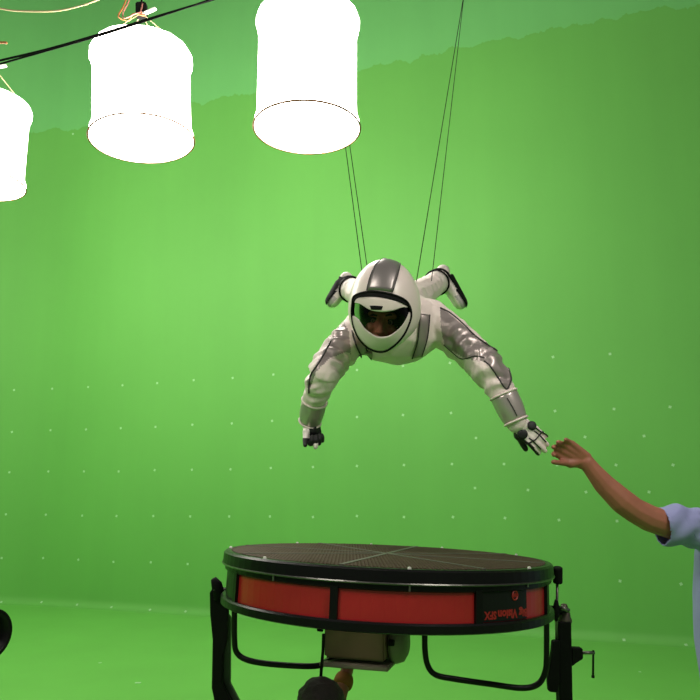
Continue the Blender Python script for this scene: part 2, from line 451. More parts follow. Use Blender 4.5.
# ------------------------------------------------------------------ wind machine
FR = .652; FH = .197
FC = at(386.5, 555, 2.90)
MF = Matrix.Translation(FC) @ Matrix.Rotation(math.radians(2.2), 4, 'Y') @ Matrix.Rotation(math.radians(-1.3), 4, 'X')
MFi = MF.inverted()
def fan_hit(px, py, R):
    o = MFi @ ORG; d = MFi.to_3x3() @ ray(px, py)
    a = d.x ** 2 + d.y ** 2; b = o.x * d.x + o.y * d.y; c = o.x ** 2 + o.y ** 2 - R * R
    q = b * b - a * c
    if q < 0: q = 0
    t = (-b - math.sqrt(q)) / a; p = o + d * t
    return math.atan2(p.x, -p.y), p.z
fan = thing('wind_machine', (FC.x, FC.y, 0), 'large round black wind machine with red side panels on a fork stand', 'fan')
def fpart(name, bm, m, smooth=False, parent=None):
    bmesh.ops.recalc_face_normals(bm, faces=bm.faces[:])
    o = obj(name, bm, m, fan, smooth)
    if parent is not None:
        o.parent = parent; o.matrix_parent_inverse = Matrix.Identity(4)
        o.matrix_parent_inverse = Matrix.Identity(4)
    return o
def ring(name, pr, m, seg=96):
    bm = bmesh.new(); revolve(bm, pr + [pr[0]], MF, seg); o = fpart(name, bm, m)
    return o
R0 = FR
ring('top_rim', [(R0 + .012, -.004), (R0 + .014, -.040), (R0 + .004, -.044), (R0 + .004, -.064), (R0 - .004, -.068), (R0 - .03, -.068), (R0 - .03, -.004), (R0 - .02, .003), (R0 + .004, .003)], M_black)
ring('bottom_rim', [(R0 + .006, -FH + .034), (R0 + .012, -FH + .028), (R0 + .012, -FH + .004), (R0 + .004, -FH), (R0 - .03, -FH), (R0 - .03, -FH + .034)], M_black)
ring('inner_shell', [(R0 - .022, -.02), (R0 - .022, -FH + .01), (R0 - .026, -FH + .01), (R0 - .026, -.02)], mat('dark_red_inside', (.13, .012, .010), rough=.5))
ring('rim_lip', [(R0 + .0155, -.0395), (R0 + .0175, -.043), (R0 + .0155, -.0465), (R0 + .012, -.043)], mat('bare_steel_edge', (.10, .10, .09), rough=.3, metal=.8))
pa = [fan_hit(x, 600, R0)[0] for x in (235, 334, 478.5, 546.5)]
step = (2 * math.pi - (pa[3] - pa[0])) / 6
angs = pa + [pa[3] + step * k for k in range(1, 6)]
for a in angs:
    bm = bmesh.new(); hw = .013
    arcbox(bm, R0 - .02, R0 + .006, -FH + .03, -.06, a - hw / R0, a + hw / R0, MF, 2); fpart('post', bm, M_black)
logo_panel = None
for i, a in enumerate(angs):
    b = angs[(i + 1) % len(angs)]
    if b < a: b += 2 * math.pi
    bm = bmesh.new(); arcbox(bm, R0 - .016, R0 - .006, -FH + .03, -.06, a + .012 / R0, b - .012 / R0, MF, 12)
    o = fpart('side_panel', bm, M_black if i in (3, 8) else M_red)
    if i == 2: logo_panel = o; o['label'] = 'red side panel with the black sticker'
# sticker with upside-down lettering and round emblem
a0 = fan_hit(482.5, 600, R0)[0]; a1 = fan_hit(527.5, 600, R0)[0]
bm = bmesh.new(); arcbox(bm, R0 - .006, R0 - .0035, -FH + .036, -.066, a0 + .004, a1, MF, 12)
sticker = fpart('sticker', bm, M_logo); sticker['label'] = 'black sticker with upside-down red lettering'
def wrap_text(txt, xa, xb, ya, yb, name='lettering'):
    """upside-down word filling the pixel box xa..xb, ya..yb on the drum"""
    cu = bpy.data.curves.new('t', 'FONT'); cu.body = txt; cu.size = 1; cu.resolution_u = 2; cu.offset = .045
    to = bpy.data.objects.new('t', cu); C.objects.link(to)
    dg = bpy.context.evaluated_depsgraph_get(); dg.update()
    me = bpy.data.meshes.new_from_object(to.evaluated_get(dg)); bpy.data.objects.remove(to)
    co = [v.co.copy() for v in me.vertices]
    x0, x1 = min(c.x for c in co), max(c.x for c in co); y0, y1 = min(c.y for c in co), max(c.y for c in co)
    ym = (ya + yb) / 2
    ta, tb = fan_hit(xa, ym, R0)[0], fan_hit(xb, ym, R0)[0]
    za, zb = fan_hit((xa + xb) / 2, ya, R0)[1], fan_hit((xa + xb) / 2, yb, R0)[1]
    for v, c in zip(me.vertices, co):
        u = (c.x - x0) / (x1 - x0); k = (c.y - y0) / (y1 - y0)
        t = tb + (ta - tb) * u; z = za + (zb - za) * k          # turned by half a turn
        v.co = MF @ Vector(((R0 - .0022) * math.sin(t), -(R0 - .0022) * math.cos(t), z))
    me.update()
    o = obj(name, me, M_logored); o.parent = sticker; o.matrix_parent_inverse = Matrix.Identity(4)
    return o
wrap_text('SFX', 484.6, 497.0, 611.5, 620.0)
wrap_text('Vision', 498.4, 518.0, 609.5, 619.0)
wrap_text('Big', 519.4, 528.0, 606.5, 617.0)
ta, tz = fan_hit(515.5, 595.5, R0)
bm = bmesh.new()
def sp(t, z, r=.0022): return MF @ Vector(((R0 - r) * math.sin(t), -(R0 - r) * math.cos(t), z))
er = .0145
ring_pts = [sp(ta + er * math.cos(k) / R0, tz + er * math.sin(k)) for k in np.linspace(0, 2 * math.pi, 21)[:-1]]
tube(bm, ring_pts, .0028, 5, closed=True)
for s in (-1, 1):
    vsx = [bm.verts.new(sp(ta + (s * .0055 + .004 * math.cos(k)) / R0, tz + .001 + .0085 * math.sin(k))) for k in np.linspace(0, 2 * math.pi, 13)[:-1]]
    bm.faces.new(vsx)
o = obj('emblem', bm, M_logored, sticker); o['label'] = 'small round red emblem'

# protective grille: crossed wires, bars and hub
bm = bmesh.new(); rg = R0 - .018; zt = .004
for dirn in (math.radians(38), math.radians(142)):
    ca, sa = math.cos(dirn), math.sin(dirn)
    n = 40
    for i in range(-n, n + 1):
        o_ = i * rg / n
        h = math.sqrt(max(rg * rg - o_ * o_, 0))
        if h < .02: continue
        p = Vector((-sa * o_, ca * o_, zt)); q = Vector((ca, sa, 0)) * h
        tube(bm, [MF @ (p - q), MF @ (p + q)], .0021, 3, caps=False)
g = fpart('grille_wires', bm, M_mesh); g['kind'] = 'stuff'
def plane_hit(x, y):
    d = MFi.to_3x3() @ ray(x, y); o_ = MFi @ ORG; return o_ + d * (-o_.z / d.z)
b0, b1 = plane_hit(345, 566), plane_hit(437, 543); ba = math.atan2(b1.y - b0.y, b1.x - b0.x)
for k in range(4):
    a = ba + math.radians(45 * k)
    bm = bmesh.new(); Mb = MF @ Matrix.Rotation(a, 4, 'Z')
    box(bm, (0, 0, 0), 2 * rg, .016, .006)
    bmesh.ops.transform(bm, matrix=Mb @ Matrix.Translation((0, 0, .0045)), verts=bm.verts[:]); fpart('grille_bar', bm, mat('grey_bar', (.085, .08, .062), rough=.6))
for rr in (.2, .43):
    bm = bmesh.new(); tube(bm, [MF @ Vector((rr * math.cos(k), rr * math.sin(k), -.004)) for k in np.linspace(0, 2 * math.pi, 65)[:-1]], .006, 5, closed=True); fpart('grille_ring', bm, M_mesh)
bm = bmesh.new(); revolve(bm, [(.001, -.03), (.085, -.03), (.09, -.035), (.09, -.19), (.001, -.19)], MF, 32); fpart('hub', bm, M_mesh)
for k in range(6):
    a = math.radians(10 + 60 * k); bm = bmesh.new()
    N = 10; top = []
    rows = []
    for i in range(N + 1):
        r = .08 + (R0 - .07 - .08) * i / N; tw = math.radians(42 - 22 * i / N); wd = .085 - .02 * i / N
        rows.append([Vector((r, -wd * math.cos(tw), -.10 - wd * math.sin(tw))), Vector((r, wd * math.cos(tw), -.10 + wd * math.sin(tw))),
                     Vector((r, wd * math.cos(tw), -.107 + wd * math.sin(tw))), Vector((r, -wd * math.cos(tw), -.107 - wd * math.sin(tw)))])
    vv = [[bm.verts.new(MF @ (Matrix.Rotation(a, 3, 'Z') @ p)) for p in rw] for rw in rows]
    for A, B in zip(vv, vv[1:]):
        for i in range(4): bm.faces.new((A[i], A[(i + 1) % 4], B[(i + 1) % 4], B[i]))
    bm.faces.new(vv[0]); bm.faces.new(vv[-1][::-1])
    fpart('blade', bm, mat('grey_blade', (.10, .095, .085), rough=.5))
# underside struts
for k in range(4):
    bm = bmesh.new(); box(bm, (0, 0, 0), 2 * rg, .03, .018)
    bmesh.ops.transform(bm, matrix=MF @ Matrix.Rotation(math.radians(22 + 45 * k), 4, 'Z') @ Matrix.Translation((0, 0, -FH + .012)), verts=bm.verts[:]); fpart('lower_strut', bm, M_black)
# bright rim bolts
for x, y in ((226.5, 547), (270, 539.5), (274, 557.5), (365, 540.2), (410, 568.5), (468, 545), (540, 555), (528, 567.5)):
    d = MFi.to_3x3() @ ray(x, y); o_ = MFi @ ORG; t = (.006 - o_.z) / d.z; p = o_ + d * t
    r = math.hypot(p.x, p.y); s = min(1.5, (R0 - .004) / r); p.x *= s; p.y *= s
    bm = bmesh.new(); revolve(bm, [(.0001, .008), (.0055, .006), (.007, 0)], MF @ Matrix.Translation((p.x, p.y, .003)), 8)
    fpart('bolt', bm, mat('bright_bolt', (.75, .73, .68), rough=.3, metal=.3))
for x, y in ((274, 577), (409.5, 587.5), (527, 583.5)):
    t, z = fan_hit(x, y, R0 + .004)
    bm = bmesh.new(); p0_, p1_ = Vector(((R0 + .006) * math.sin(t), -(R0 + .006) * math.cos(t), z + .012)), Vector(((R0 + .006) * math.sin(t), -(R0 + .006) * math.cos(t), z - .012))
    tube(bm, [MF @ p0_, MF @ p1_], .004, 6); fpart('latch_pin', bm, M_steel)
# motor housing under the drum
MH = Matrix.Translation(at(361, 640, 2.86)) @ Matrix.Rotation(math.radians(-17), 4, 'Z')
hz = 0
bm = bmesh.new(); box(bm, (0, 0, .03), .25, .20, .17); bevel(bm, .008)
bmesh.ops.transform(bm, matrix=MH, verts=bm.verts[:]); mh = fpart('motor_housing', bm, M_beige)
bm = bmesh.new(); box(bm, (.0, 0, -.078), .285, .23, .016); bevel(bm, .004)
bmesh.ops.transform(bm, matrix=MH, verts=bm.verts[:]); obj('base_plate', bm, mat('pale_plate', (.25, .22, .16), rough=.6), mh)
bm = bmesh.new(); revolve(bm, [(.0001, .04), (.06, .038), (.085, .025), (.095, 0), (.095, -.02), (.0001, -.02)], MH @ Matrix.Translation((.148, .03, -.005)) @ Matrix.Rotation(math.pi / 2, 4, 'Y') @ Matrix.Scale(.85, 4, (1, 0, 0)), 24)
obj('motor_end_cap', bm, mat('olive_grey', (.19, .18, .12), rough=.6), mh, smooth=True)
bm = bmesh.new(); revolve(bm, [(.0001, .02), (.012, .02), (.013, 0)], MH @ Matrix.Translation((.135, -.07, .012)) @ Matrix.Rotation(math.pi / 2, 4, 'Y'), 12); obj('knob', bm, M_blackmat, mh)
bm = bmesh.new(); revolve(bm, [(.0001, .02), (.014, .02), (.015, 0)], MH @ Matrix.Translation((-.135, -.09, .055)) @ Matrix.Rotation(-math.pi / 2, 4, 'Y'), 12); obj('knob', bm, M_blackmat, mh)
bm = bmesh.new(); tube(bm, catmull([at(323.5, 634, 2.70), at(323, 650, 2.70), at(321.5, 668, 2.70), at(320, 690, 2.72), at(317, 740, 2.8)], 6), .006, 6); fpart('power_lead', bm, M_blackmat, True)
# skid tubes below the drum
FT = 2.78
for pts in ([(234.5, 605, FT), (234.5, 640, FT), (236.5, 652, FT), (245, 659, FT), (262, 663, FT), (290, 665.5, FT), (315, 666, FT), (327, 662, FT + .04), (336, 655, FT + .1), (341, 640, FT + .1)],
            [(425, 622, FT), (425, 650, FT), (428, 666, FT), (436, 675, FT), (455, 679, FT), (490, 684, FT), (522, 688, FT), (538, 684, FT), (545, 672, FT), (546.5, 655, FT), (546.5, 612, FT)]):
    bm = bmesh.new(); tube(bm, catmull([at(*p) for p in pts], 6), .0115, 10); fpart('skid_tube', bm, M_black, True)
# fork stand: left arm
FA = 2.88
def plate(name, pts, F, th, m=M_black, bev=.004):
    bm = bmesh.new(); prism(bm, [at(x, y, F) for x, y in pts], (0, th, 0))
    if bev: bevel(bm, bev, 1)
    return fpart(name, bm, m)
bm = bmesh.new()
plate('fork_arm', [(209.5, 592), (214, 588), (225, 590), (224, 602), (228, 612), (227.5, 640), (223, 655), (222, 683), (233, 705), (215, 705), (211.5, 688), (212.5, 640), (210, 615)], FA - .03, .035, M_blackmat)
plate('fork_gusset', [(226, 612), (230.5, 618), (230, 684), (241, 705), (230, 705), (221, 686), (222, 655), (227, 642)], FA + .01, .03, mat('dark_green_grey_paint', (.035, .05, .035), rough=.5))
bm = bmesh.new(); tube(bm, [at(212, 592, FA), at(240, 594, FA)], .022, 12); fpart('pivot_pin', bm, M_black, True)
bm = bmesh.new(); tube(bm, [at(213.5, 578.5, FA - .02), at(216.5, 584, FA - .02), at(220, 598, FA - .02)], [.012, .022, .026], 10); fpart('pivot_knob', bm, M_blackmat, True)
bm = bmesh.new(); tube(bm, [at(214, 590, FA - .035), at(219, 588, FA - .035)], .005, 6); fpart('lock_screw', bm, M_steel)
# right post, pivot, damper and clamp
bm = bmesh.new(); prism(bm, [at(558.5, 622, FA - .03), at(571.5, 622, FA - .03), at(573, 705, FA - .03), at(559.8, 705, FA - .03)], (0, .055, 0)); bevel(bm, .004, 1); fpart('fork_post', bm, M_blackmat)
bm = bmesh.new(); tube(bm, [at(547, 609.5, FA), at(566, 610, FA)], .016, 12); fpart('pivot_pin', bm, M_black, True)
bm = bmesh.new(); revolve(bm, [(.0001, .075), (.012, .072), (.016, .06), (.013, .048), (.022, .04), (.024, .022), (.028, .012), (.028, 0), (.0001, 0)], Matrix.Translation(at(565, 622.5, FA)), 14); fpart('pivot_clamp', bm, mat('tarnished_metal', (.13, .105, .085), rough=.45, metal=.7), True)
bm = bmesh.new(); tube(bm, [at(569, 611, FA - .03), at(561, 607, FA - .03)], .009, 8); fpart('clamp_bolt', bm, M_steel, True)
bm = bmesh.new(); tube(bm, [at(557.3, 582, FA - .035), at(556.2, 645, FA - .035)], .0055, 8); fpart('damper_rod', bm, M_steel, True)
bm = bmesh.new(); tube(bm, [at(557.7, 567, FA - .035), at(557.7, 568, FA - .035), at(557.7, 582, FA - .035), at(557.7, 583, FA - .035)], [.016, .0195, .0195, .017], 14); fpart('damper_knob', bm, M_blackmat)
bm = bmesh.new(); tube(bm, [at(556.3, 600, FA - .035), at(556.2, 607, FA - .035), at(556.2, 614, FA - .035), at(556, 621, FA - .035)], [.007, .013, .014, .006], 10); fpart('damper_joint', bm, M_blackmat, True)
plate('damper_body', [(553, 641, ), (560, 640), (560, 680), (558, 693), (549, 692), (548, 681), (551, 660)], FA - .05, .03, M_blackmat)
plate('clamp_bracket', [(572, 648), (583, 648.5), (583.5, 659), (577, 663), (572, 667)], FA - .025, .04, M_blackmat)
bm = bmesh.new(); tube(bm, [at(582, 652.8, FA), at(594.5, 652.6, FA)], .007, 8); fpart('clamp_screw', bm, M_steel, True)
bm = bmesh.new(); tube(bm, [at(593.3, 650.5, FA), at(593, 676.5, FA)], .0045, 8)
tube(bm, [at(593, 675.5, FA), at(593, 677.5, FA)], .007, 8); fpart('tommy_bar', bm, M_blackmat, True)
# lower stand, below the picture
pl_, pr_ = at(225, 704, FA), at(566, 704, FA)
for p in (pl_, pr_):
    bm = bmesh.new(); box(bm, (p.x, p.y, (p.z + .1) / 2), .055, .055, p.z - .1 + .02); fpart('stand_leg', bm, M_blackmat)
    bm = bmesh.new(); box(bm, (p.x, p.y, .10), .07, 1.1, .06); fpart('stand_foot', bm, M_blackmat)
    for s in (-.5, .5):
        bm = bmesh.new(); revolve(bm, [(.0001, .02), (.035, .02), (.035, -.02), (.0001, -.02)], Matrix.Translation((p.x, p.y + s, .035)) @ Matrix.Rotation(math.pi / 2, 4, 'Y'), 16); fpart('castor_wheel', bm, M_blackmat)
bm = bmesh.new(); box(bm, ((pl_.x + pr_.x) / 2, pl_.y, .16), pr_.x - pl_.x, .06, .06); fpart('cross_beam', bm, M_blackmat)

# ------------------------------------------------------------------ people: shared builders
def hand_prims(W, D, N, S, L=.18, curl=(.3, .3, .3, .3), splay=.10, thumb=(.75, .55, .35), tcurl=.35, fat=1.0):
    """W wrist, D pointing, N the way the palm faces, S towards the thumb"""
    D = Vector(D).normalized(); N = Vector(N); N = (N - D * N.dot(D)).normalized(); S = Vector(S); S = (S - D * S.dot(D) - N * S.dot(N)).normalized()
    k = L / .18; out = []
    offs = (.030, .010, -.010, -.029); ln = (.070, .078, .072, .056); kn = (.088, .092, .088, .080)
    for o_, l, q, c, i in zip(offs, ln, kn, curl, range(4)):
        base = W + (D * .008 + S * o_ * .55) * k; K = W + (D * q + S * o_) * k
        out.append(cap(base, .0165 * k * fat, K, .0115 * k * fat))
        d0 = (D + S * (o_ * splay / .03)).normalized(); p = K; ang = 0; rr = (.0100 if i < 3 else .0088) * fat
        for j, fr in enumerate((.45, .31, .24)):
            ang += c * (1, 1.25, .8)[j]
            d = d0 * math.cos(ang) + N * math.sin(ang); q_ = p + d * l * fr * k
            out.append(cap(p, rr * (1 - .08 * j) * k, q_, rr * (1 - .08 * (j + 1)) * k)); p = q_
    b = W + (D * .022 + S * .022) * k; d = (S * thumb[0] + D * thumb[1] + N * thumb[2]).normalized(); p = b
    out.append(cap(W + D * .01 * k, .015 * k * fat, b + d * .03 * k, .0165 * k * fat))
    for j, (l, r) in enumerate(((.044, .0135), (.034, .0112), (.026, .0098))):
        q_ = p + d * l * k; out.append(cap(p, r * k * fat, q_, r * .88 * k * fat)); p = q_
        d = (d * math.cos(tcurl) + (D * .7 + N * .5).normalized() * math.sin(tcurl)).normalized()
    return out
def head_prims(c, f, u, neck_to=None, neck_r=.056):
    f = Vector(f).normalized(); u = Vector(u); u = (u - f * u.dot(f)).normalized(); s = f.cross(u).normalized(); c = Vector(c)
    P = lambda a, b, d: c + s * a + f * b + u * d
    out = [ell(P(0, -.012, .035), (s * .076, f * .096, u * .084)), ell(P(0, .025, -.03), (s * .058, f * .064, u * .086)),
           cap(P(-.012, .062, -.098), .021, P(.012, .062, -.098), .021), cap(P(0, .088, .012), .0075, P(0, .112, -.032), .0125),
           cap(P(-.013, .094, -.036), .0085, P(.013, .094, -.036), .0085),
           cap(P(-.020, .083, -.062), .0062, P(.020, .083, -.062), .0062), cap(P(0, .087, -.0605), .0068, P(0, .087, -.061), .0068),
           cap(P(-.017, .082, -.074), .0072, P(.017, .082, -.074), .0072)]
    for k in (-1, 1):
        out += [cap(P(k * .012, .083, .028), .0125, P(k * .045, .068, .027), .012), cap(P(k * .042, .068, -.026), .020, P(k * .05, .04, -.07), .018),
                ell(P(k * .078, -.008, -.008), (s * .009, f * .019, u * .031))]
    if neck_to is not None: out.append(cap(P(0, -.02, -.06), neck_r, neck_to, neck_r * 1.15))
    eyes = [P(k * .031, .0625, .001) for k in (-1, 1)]
    return out, eyes, f
def eyes_for(eyes, f, parent):
    for e in eyes:
        bm = bmesh.new(); bmesh.ops.create_uvsphere(bm, u_segments=12, v_segments=8, radius=.0125); bmesh.ops.translate(bm, verts=bm.verts[:], vec=e)
        ey = obj('eye', bm, mat('eye_white', (.4, .36, .33), rough=.5), parent, True)
        a, b, d = basis(f); bm = bmesh.new(); bmesh.ops.create_circle(bm, cap_ends=True, segments=12, radius=.0072)
        bmesh.ops.transform(bm, matrix=Matrix.Translation(e + d * .0122) @ Matrix((a, b, d)).transposed().to_4x4(), verts=bm.verts[:]); obj('iris', bm, mat('iris', (.02, .012, .008), rough=.5), ey)

# ------------------------------------------------------------------ flying person
fly_root = at(391, 306, 3.4)
flyer = thing('person', fly_root, 'person in white and silver padded suit and helmet flying on wires, arms spread', 'person')
sh_l, sh_r = at(359, 333, 2.99), at(439, 326, 2.98)
armL = [sh_l, at(345, 346, 2.92), at(333, 358, 2.85), at(324, 374, 2.77), at(318, 389, 2.80), at(312, 405, 2.85), at(310.5, 422, 2.89)]
radL = [.088, .078, .070, .066, .056, .046, .040]
armR = [sh_r, at(455, 338, 2.92), at(469, 350, 2.86), at(486, 367, 2.80), at(498, 384, 2.77), at(505, 398, 2.75), at(517, 423, 2.73)]
radR = [.088, .080, .072, .074, .060, .050, .043]
hipc = at(391, 306, 3.5)
legR = [at(404, 303, 3.52), at(414, 298, 3.78), at(422, 293, 4.0), at(431, 287, 4.2), at(439, 280, 4.36)]
legL = [at(379, 303, 3.52), at(370, 299, 3.78), at(363, 296, 4.0), at(357, 293, 4.2), at(350, 288, 4.36)]
radG = [.105, .092, .078, .074, .060]
pr = []
for ch, rd in ((armL, radL), (armR, radR), (legL, radG), (legR, radG)):
    pr += [cap(ch[i], rd[i], ch[i + 1], rd[i + 1]) for i in range(len(ch) - 1)]
pr += [ecap(at(397, 327, 2.99), (Vector((.200, 0, 0)), Vector((0, .16, 0)), Vector((0, 0, .168))), at(393, 317, 3.25), (Vector((.165, 0, 0)), Vector((0, .15, 0)), Vector((0, 0, .15)))), cap(at(392, 316, 3.25), .15, hipc, .155),
       cap(at(366, 328, 3.0), .10, at(428, 322, 3.0), .105), cap(at(388, 312, 2.92), .085, at(392, 318, 3.05), .12)]
suit_me = blob(pr, .006, 9)
def folds(p):
    out = 0
    for ch, el, sd in ((armL, 3, 1.0), (armR, 3, 4.0)):
        d, t, ax, q = chain_coord(p, ch)
        if d > .13 or t < .05: continue
        r = (p - q); a, b, _ = basis(ax, (0, 1, 0)); th = math.atan2(r.dot(b), r.dot(a))
        L = sum((y - x).length for x, y in zip(ch, ch[1:]))
        if t > L - .12: continue
        wv = math.sin(t * 95 + 2.2 * math.sin(th + sd) + 3 * noise.noise(p * 9)) * (.6 + .8 * noise.noise(p * 14 + Vector((sd, 0, 0))))
        env = min(1, (t - .05) / .08) * min(1, (L - .12 - t) / .05)
        fine = math.sin(t * 60 + th * 5 + 5 * noise.noise(p * 11 + Vector((sd, 3, 0))))
        big = 1 - abs(noise.noise(Vector((p.x * 13, p.y * 13, p.z * 13)) + Vector((sd, 0, 7)))) * 2
        out += env * (.0075 * wv + .0042 * fine * (.5 + noise.noise(p * 20)) + .004 * (big - .5))
    for ch in (legL, legR):
        d, t, ax, q = chain_coord(p, ch)
        if d < .12: out += .004 * math.sin(t * 60 + 4 * noise.noise(p * 8))
    return out + .003 * noise.noise(p * 16)
displace(suit_me, folds)
satR = [(440, 306), (476, 336), (500, 351), (513, 380), (507, 391), (497, 378), (487, 362), (466, 359), (445, 347), (441, 330)]
satL = [(342, 318), (330, 340), (316, 364), (307, 380), (308, 395), (316, 372), (330, 358), (345, 352), (351, 354), (349, 332)]
def suit_mat(c, n):
    if c.y > 3.35: return 0
    x, y = project(c)
    return 1 if (inpoly(x, y, satR) or inpoly(x, y, satL)) else 0
setmats(suit_me, suit_mat)
suit = obj('suit', suit_me, [M_suit, M_satin], flyer, True); suit['label'] = 'pearl white padded suit with silver satin sleeve panels'
st = bvh_of(suit_me)
def piping(pts, r=.0032, m=M_piping, name='piping', tree=st, parent=suit, n=5, off=None):
    P = catmull([Vector((x, y, 0)) for x, y in pts], n)
    bm = bmesh.new(); tube(bm, [drape(tree, p.x, p.y, r * .5 if off is None else off)[0] for p in P], r, 6)
    return obj(name, bm, m, parent, True)
piping([(440, 308), (450, 313), (463, 324), (474, 335), (486, 344), (499, 352.5), (506, 363), (511, 377), (510, 383)])
piping([(484, 361), (490, 366), (497, 376), (506, 389), (510, 383)])
piping([(444, 345), (452, 352), (462, 359), (475, 356), (485, 358)], .0022)
piping([(331, 341), (324, 354), (317, 366), (312, 373), (309.5, 381), (309, 393)])
piping([(352, 331), (354, 340), (358, 350), (364, 359)], .003)
def strap(L, Rr, name='chest_strap', m=M_satin):
    A = catmull([Vector((x, y, 0)) for x, y in L], 5); B = catmull([Vector((x, y, 0)) for x, y in Rr], 5)
    bm = bmesh.new(); rows = []
    for a, b in zip(A, B):
        rows.append([bm.verts.new(drape(st, a.x + (b.x - a.x) * k / 4, a.y + (b.y - a.y) * k / 4, .005)[0]) for k in range(5)])
    for p, q in zip(rows, rows[1:]):
        for k in range(4): bm.faces.new((p[k], p[k + 1], q[k + 1], q[k]))
    bmesh.ops.recalc_face_normals(bm, faces=bm.faces[:])
    s_ = obj(name, bm, m, suit, True)
    sm = s_.modifiers.new('t', 'SOLIDIFY'); sm.thickness = .006; sm.offset = 0
    piping(L, .003, off=.007); piping(Rr, .003, off=.007)
strap([(419.5, 314), (418.5, 328), (416.5, 342), (412, 357.5)], [(428.5, 315.5), (427.5, 330), (425.5, 342), (421, 355.5)])
strap([(352.5, 334), (354.5, 344), (357.5, 351), (360.5, 356)], [(362, 340), (366, 349), (369, 354), (372.5, 358.5)])
# forearm cuffs
def cuff(p0, r0, p1, r1, seam):
    bm = bmesh.new(); n = 8
    pts = [p0.lerp(p1, k / n) for k in range(n + 1)]
    rr = [r0 + (r1 - r0) * k / n + .004 * math.sin(math.pi * k / n) for k in range(n + 1)]
    tube(bm, pts, rr, 28); c = obj('forearm_cuff', bm, M_cuff, suit, True)
    for q, r in ((p0, r0), (p1, r1)):
        a, b, d = basis(p1 - p0); bm = bmesh.new()
        tube(bm, [q + (a * math.cos(t) + b * math.sin(t)) * (r + .001) for t in np.linspace(0, 2 * math.pi, 29)[:-1]], .0045, 6, closed=True)
        obj('cuff_edge', bm, M_suit, c, True) if False else None
        e = obj('cuff_band', bm, M_suit, suit, True)
cuff(at(314.5, 401, 2.84), .050, at(310, 421.5, 2.89), .044, 0)
cuff(at(503.5, 394.5, 2.755), .054, at(516, 421, 2.73), .046, 0)
piping([(507, 398), (513, 408), (517, 416)], .0022, tree=bvh_of([o for o in bpy.data.objects if o.name.startswith('forearm_cuff')][-1].data))
# gloves
WR = at(516, 422, 2.73); DR = at(549, 449, 2.70) - WR
up_img = at(350, 340, 2.7) - at(350, 350, 2.7)
NR = Vector((0, 1, .05)) ; SR = Vector((-.75, .0, -.65))
gm = blob([cap(WR - DR.normalized() * .02, .038, WR + DR.normalized() * .02, .034)] + hand_prims(WR, DR, NR, SR, .168, (.2, .16, .16, .2), .13, (.35, .75, .5), .3, 1.42), .0035, 3)
SRn = (SR - DR.normalized() * SR.dot(DR.normalized())).normalized()
setmats(gm, lambda c, n: 0 if n.dot(NR) < .12 and (c - WR).dot(SRn) < .036 else 1)
glr = obj('glove', gm, [M_glw, M_glb], flyer, True); glr['label'] = 'white glove with black knuckle pads'
gt = bvh_of(gm)
for x, y, r in ((522.5, 434.2, .0200), (531.8, 425.6, .0185)):
    p, n = drape(gt, x, y, 0); a, b, d = basis(n)
    bm = bmesh.new(); revolve(bm, [(.0001, .009), (r * .6, .0085), (r * .92, .006), (r, .001), (r, -.006)], Matrix.Translation(p) @ Matrix((a, b, d)).transposed().to_4x4(), 20)
    obj('knuckle_pad', bm, M_glb, glr, True)
for pts in ([(526, 444), (531, 442), (536, 439), (540, 434), (543, 431)], [(523, 439), (527, 442), (531, 445), (534, 448)], [(529, 438), (533, 441), (538, 446), (541, 449)], [(534, 431), (538, 434), (543, 439), (546, 442)], [(536, 428), (541, 432), (545, 434), (548, 437)]):
    piping(pts, .0028, M_glb, 'finger_seam', gt, glr, 4)
WL = at(310.5, 422, 2.89); DL = Vector((.10, -.10, -1)); NL = Vector((.45, -.9, 0)); SL = Vector((-1, -.3, 0))
gm = blob([cap(WL + Vector((0, 0, .02)), .036, WL + DL.normalized() * .03, .035)] + hand_prims(WL + Vector((.008, 0, 0)), DL, NL, SL, .165, (1.0, 1.05, 1.1, 1.1), .1, (.45, .8, .25), .45, 1.2), .0035, 3)
setmats(gm, lambda c, n: 0 if project(c)[0] < 309.5 and project(c)[1] < 438 else 1)
gll = obj('glove', gm, [M_glw, M_glb], flyer, True); gll['label'] = 'black palmed glove closed in a loose fist'
bm = bmesh.new(); bmesh.ops.create_icosphere(bm, subdivisions=3, radius=1)
bmesh.ops.transform(bm, matrix=Matrix.Translation(at(315.5, 444.5, 2.83)) @ Matrix.Diagonal((.011, .011, .020, 1)), verts=bm.verts[:]); obj('finger_tip', bm, M_glw, gll, True)
